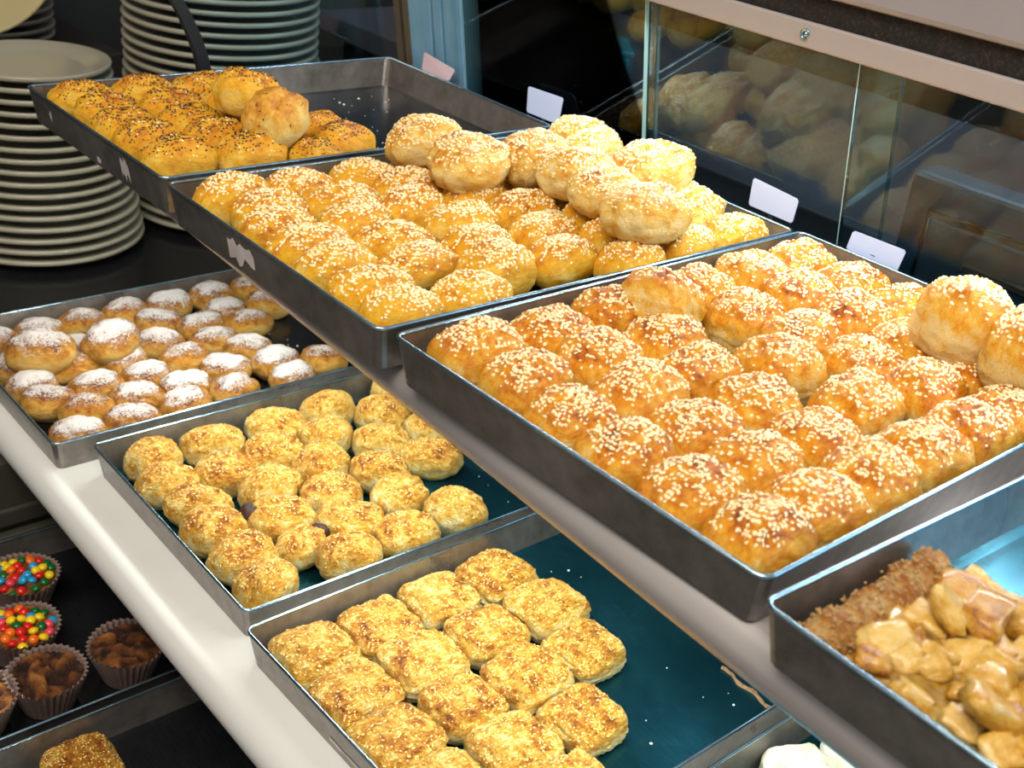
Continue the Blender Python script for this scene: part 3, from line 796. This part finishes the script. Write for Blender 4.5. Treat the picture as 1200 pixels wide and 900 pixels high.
# ------------------------------------------------------------------ plates
def plate_mesh(R, seg=56):
    prof = [(0.0, 0.004), (R * 0.58, 0.004), (R * 0.60, 0.0), (R * 0.64, 0.0), (R * 0.66, 0.004), (R * 0.78, 0.009), (R * 0.955, 0.0130), (R * 0.985, 0.0134), (R, 0.0155), (R * 1.004, 0.0185),
            (R * 0.995, 0.0212), (R * 0.965, 0.0208), (R * 0.78, 0.0140), (R * 0.70, 0.0095), (R * 0.62, 0.0085), (0.0, 0.0085)]
    return lathe('plate', prof, seg)
CZ = 0.75
def stack(cx, cy, n, r0, r1, pitch, lab, grp, toplab, z0=CZ):
    cache = {}
    for k in range(n):
        R = r0 + (r1 - r0) * k / max(1, n - 1); key = round(R, 3)
        if key not in cache: cache[key] = plate_mesh(key); cache[key].materials.append(M['plate_white'])
        o = bpy.data.objects.new('plate', cache[key]); COL.objects.link(o)
        o.location = (cx + random.uniform(-.0015, .0015), cy + random.uniform(-.0015, .0015), z0 + 0.0002 + k * pitch)
        if k == n - 1 and toplab: tag(o, toplab, 'plate')
        else: tag(o, lab, 'plate', grp)
stack(-0.505, 0.195, 17, 0.157, 0.118, 0.0172, 'white plate in the stack that tapers towards the top', 'plates in the tapering stack', 'empty white plate lying on top of the tapering stack')
stack(-0.515, 0.525, 25, 0.166, 0.162, 0.0172, 'white plate in the tall even stack behind the end glass', 'plates in the tall even stack', None)
rb = thing('riser_box', (-1.02, 0.15, CZ), 'dark wooden riser box behind the plate stacks', 'box')
box('box_body', (-0.16, -0.35, 0), (0.16, 0.35, 0.20), 'wall_dark', rb, 0.004)
stack(-1.02, 0.30, 8, 0.125, 0.125, 0.0172, 'plate modelling a reflection, in the short stack on the riser box', 'plates in the short stack', None, CZ + 0.2002)  # stack added as geometry in place of the plates' background reflection
# cream platter leaning behind the tapering stack
pm = plate_mesh(0.165); pm.materials.append(M['plate_cream'])
o = bpy.data.objects.new('platter', pm); COL.objects.link(o)
c0 = hit(-52, -62, 0, -0.88); o.location = c0
o.rotation_euler = (0, math.radians(58), math.radians(-18))
tag(o, 'big cream platter leaning up behind the tapering plate stack', 'platter')

# ------------------------------------------------------------------ glass, post and rail at the back of the upper shelf
TL = 0.18                                   # lean of the back glass
def gy(z, off=0.0): return 0.523 + off - TL * (z - 1.15)
GZ0, GZ1 = 1.1125, 1.325
def pane(x0, x1, off, label, edge='glass_edge'):
    t = thing('glass_pane', ((x0 + x1) / 2, gy(GZ0, off), GZ0), label, 'glass')
    a = (x1 - x0) / 2; th = 0.005; H = GZ1 - GZ0; sh = -TL * H
    V = [(sx * a, dy + (sh if z else 0), z) for z in (0, H) for dy in (0, th) for sx in (-1, 1)]
    link('sheet', mesh('sheet', V, [(0, 1, 5, 4), (2, 6, 7, 3), (4, 5, 7, 6), (0, 2, 3, 1), (0, 4, 6, 2), (1, 3, 7, 5)]), 'glass', t)
    for sx in (-1, 1):
        x = sx * (a + 0.0002); b = sx * (a + 0.0014)
        V = [(q, dy + (sh if z else 0), z) for z in (0, H) for dy in (0, th) for q in (x, b)]
        e = link('polished_edge', mesh('edge', V, [(0, 1, 5, 4), (2, 6, 7, 3), (4, 5, 7, 6), (0, 2, 3, 1), (0, 4, 6, 2), (1, 3, 7, 5)]), edge, t)
pane(0.150, 0.474, 0.001, 'clear sliding glass pane next to the blue aluminium post')
pane(0.476, 0.792, 0.008, 'middle clear sliding glass pane with a dark teal edge', 'glass_edge_dark')
pane(0.752, 1.60, 0.001, 'long clear sliding glass pane behind the square sesame pastries')
# end post: several upright profiles leaning with the glass
post = thing('aluminium_post', (0.0, gy(GZ0), GZ0), 'blue grey aluminium corner post with bronze strips at the glass', 'post')
def upright(nm, x0, x1, d0, d1, mat):
    H = 0.40; sh = -TL * H
    V = [(x, d + (sh if z else 0), z) for z in (0, H) for d in (d0, d1) for x in (x0, x1)]
    link(nm, mesh(nm, V, [(0, 1, 5, 4), (2, 6, 7, 3), (4, 5, 7, 6), (0, 2, 3, 1), (0, 4, 6, 2), (1, 3, 7, 5)]), mat, post)
upright('bronze_strip', -0.003, 0.011, -0.002, 0.012, 'bronze_strip')
upright('dark_gap', 0.011, 0.018, 0.004, 0.012, 'rubber_black')
upright('bronze_strip', 0.018, 0.030, -0.002, 0.012, 'bronze_strip')
upright('wide_face', 0.030, 0.078, 0.000, 0.014, 'aluminium')
upright('groove', 0.078, 0.084, 0.006, 0.014, 'bench_grey')
upright('narrow_face', 0.084, 0.100, 0.001, 0.014, 'aluminium')
upright('groove', 0.100, 0.106, 0.006, 0.014, 'teal')
upright('narrow_face', 0.106, 0.136, 0.002, 0.014, 'aluminium')
upright('edge_strip', 0.136, 0.146, 0.000, 0.014, 'aluminium')
# rail
rail = thing('top_rail', (0.85, gy(1.336), 1.336), 'pale rail with a black brush seal and grey cover above the glass', 'rail')
def rbar(nm, y0, y1, z0, z1, mat, bev=0.002): return box(nm, (-0.70, y0, z0), (0.75, y1, z1), mat, rail, bev)
rbar('white_rail', -0.006, 0.02, -0.010, 0.014, 'rail_white')
rbar('brush_seal', -0.002, 0.02, 0.014, 0.038, 'brush_black', 0.001)
rbar('grey_cover', -0.012, 0.06, 0.038, 0.10, 'rail_grey', 0.006)
p = hit(944, 40, 1, gy(1.336) - 0.006) - rail.location
sc_ = lathe('screw', [(0, 0.0015), (0.0018, 0.0015), (0.002, 0.0005), (0.0035, 0.0005), (0.0045, 0.002), (0.005, 0.002), (0.0052, 0.0)], 20)
q = link('screw_cap', sc_, 'tray_rim', rail); q.location = (p.x, -0.006, p.z); q.rotation_euler = (PI / 2, 0, 0)
# end glass with black curved trim
pts = [hit(a, b, 0, -0.03) for a, b in ((241, 88), (236, 65), (228, 42), (217, 18), (207, 0))]
pts = [Vector((-0.03, pts[0].y + 0.004, 1.115))] + pts + [Vector((-0.03, pts[-1].y - 0.02, 1.27)), Vector((-0.03, pts[-1].y - 0.05, 1.32))]
eg = thing('end_glass', (-0.03, 0.4, UZ), 'clear end glass with a black curved trim in front of the plates', 'glass')
V = []; n = len(pts)
for dx in (0, -0.005):
    V += [(dx, p.y - 0.4, p.z - UZ) for p in pts] + [(dx, gy(p.z) - 0.4 - 0.004, p.z - UZ) for p in pts]
F = []
for i in range(n - 1):
    F += [(i, i + 1, n + i + 1, n + i), (2 * n + i, 3 * n + i, 3 * n + i + 1, 2 * n + i + 1), (i, 2 * n + i, 2 * n + i + 1, i + 1)]
link('sheet', mesh('sheet', V, F), 'glass', eg)
V = []; F = []
for p in pts:
    for dx, dy in ((0.003, -0.008), (0.003, 0.008), (-0.008, 0.008), (-0.008, -0.008)): V.append((dx, p.y - 0.4 + dy, p.z - UZ))
for i in range(n - 1):
    for k in range(4): F.append((i * 4 + k, i * 4 + (k + 1) % 4, i * 4 + 4 + (k + 1) % 4, i * 4 + 4 + k))
link('black_trim', mesh('trim', V, F), 'rubber_black', eg)

# ------------------------------------------------------------------ price cards clipped to the back rims
def card(P4, yb, label, mat='card'):
    """P4: pixel corners tl, tr, br, bl of a blank card standing on the back rim"""
    pb = [hit(x, y, 1, yb) for x, y in (P4[3], P4[2])]
    pt = [hit(x, y, 1, yb + 0.004) for x, y in (P4[0], P4[1])]
    c = (pb[0] + pb[1]) / 2
    t = thing('price_card', c, label, 'card')
    q = [v - c for v in (pb[0], pb[1], pt[1], pt[0])]
    bm = bmesh.new(); vs_ = [bm.verts.new(v) for v in q]; f = bm.faces.new(vs_)
    bmesh.ops.bevel(bm, geom=list(bm.verts), offset=0.0016, segments=3, affect='VERTICES')
    r = bmesh.ops.extrude_face_region(bm, geom=list(bm.faces))
    for v in r['geom']:
        if isinstance(v, bmesh.types.BMVert): v.co.y += 0.0008
    bmesh.ops.recalc_face_normals(bm, faces=bm.faces)
    me = bpy.data.meshes.new('card_face'); bm.to_mesh(me); bm.free()
    link('card_face', me, mat, t)
    box('clip', (-0.003, 0.0010, -0.012), (0.003, 0.003, 0.006), 'tray_rim', t, 0.0004)
card([(497, 61), (533, 82), (526, 95), (494, 83)], 0.5055, 'blank pinkish price card leaning on the post', 'card_pink')
card([(619, 101), (660, 115), (654, 146), (617, 131)], 0.5050, 'blank pale price card at the corner of the half-empty roll tray')
card([(883, 208), (936, 234), (928, 262), (877, 240)], 0.5045, 'blank pale price card behind the sesame roll heap')
card([(1000, 270), (1062, 294), (1050, 320), (991, 292)], 0.512, 'blank pale price card behind the square sesame pastries')

# ------------------------------------------------------------------ things seen dimly behind the glass
be = thing('work_bench', (0.6, 1.1, 0), 'grey steel work bench behind the glass', 'bench')
box('bench_top', (-1.3, -0.27, 1.01), (1.4, 0.40, 1.05), 'bench_grey', be, 0.003)
box('bench_body', (-1.25, -0.24, 0.0), (1.35, 0.38, 1.01), 'panel_dark', be)
for k in range(7):
    box('slat', (-0.5, -0.252, 0.66 + k * 0.05), (0.75, -0.24, 0.685 + k * 0.05), 'slat_brown', be, 0.002)
p = hit(583, 78, 2, 1.10)
tb = thing('teal_crate', (p.x + 0.02, max(p.y, 0.92), 1.0503), 'teal plastic crate on the bench behind the glass', 'crate', None, (0, 0, 0.9))
box('crate_body', (-0.075, -0.05, 0), (0.075, 0.05, 0.078), 'teal', tb, 0.004)
box('crate_rim', (-0.08, -0.055, 0.078), (0.08, 0.055, 0.086), 'teal', tb, 0.002)
# blue grey oven with an inset louvred panel
p = hit(1071, 197, 1, 0.76)
ov = thing('oven_cabinet', (p.x, 0.76, 0.0), 'blue grey cabinet with a louvred inset panel behind the glass', 'cabinet')
zt = p.z
box('cabinet_body', (0.0, 0.0, 0.0), (0.75, 0.05, zt), 'oven_blue', ov, 0.006)
box('panel_frame', (0.035, -0.010, zt - 0.30), (0.62, 0.0, zt - 0.035), 'rubber_black', ov, 0.002)
box('inset_panel', (0.042, -0.014, zt - 0.293), (0.613, -0.010, zt - 0.042), 'oven_inner', ov, 0.003)
for k in range(6):
    box('louvre', (0.10, -0.024, zt - 0.085 - k * 0.035), (0.56, -0.014, zt - 0.076 - k * 0.035), 'slat_brown', ov, 0.002)
# brass strip and panel on the dark wall behind the plates
wp = thing('wall_panel', (-1.249, 0.9, 1.0), 'olive wall panel with a brass strip behind the plate stacks', 'panel')
a = hit(345, 22, 0, -1.24); b = hit(428, 14, 0, -1.24)
box('brass_strip', (0.0, a.y - 0.9 - 0.2, a.z - 1.0 - 0.006), (0.012, b.y - 0.9, a.z - 1.0 + 0.006), 'brass', wp)
box('panel_board', (0.0, a.y - 0.9 - 0.2, a.z - 1.0 + 0.006), (0.006, b.y - 0.9, a.z - 1.0 + 0.5), 'panel_olive', wp)
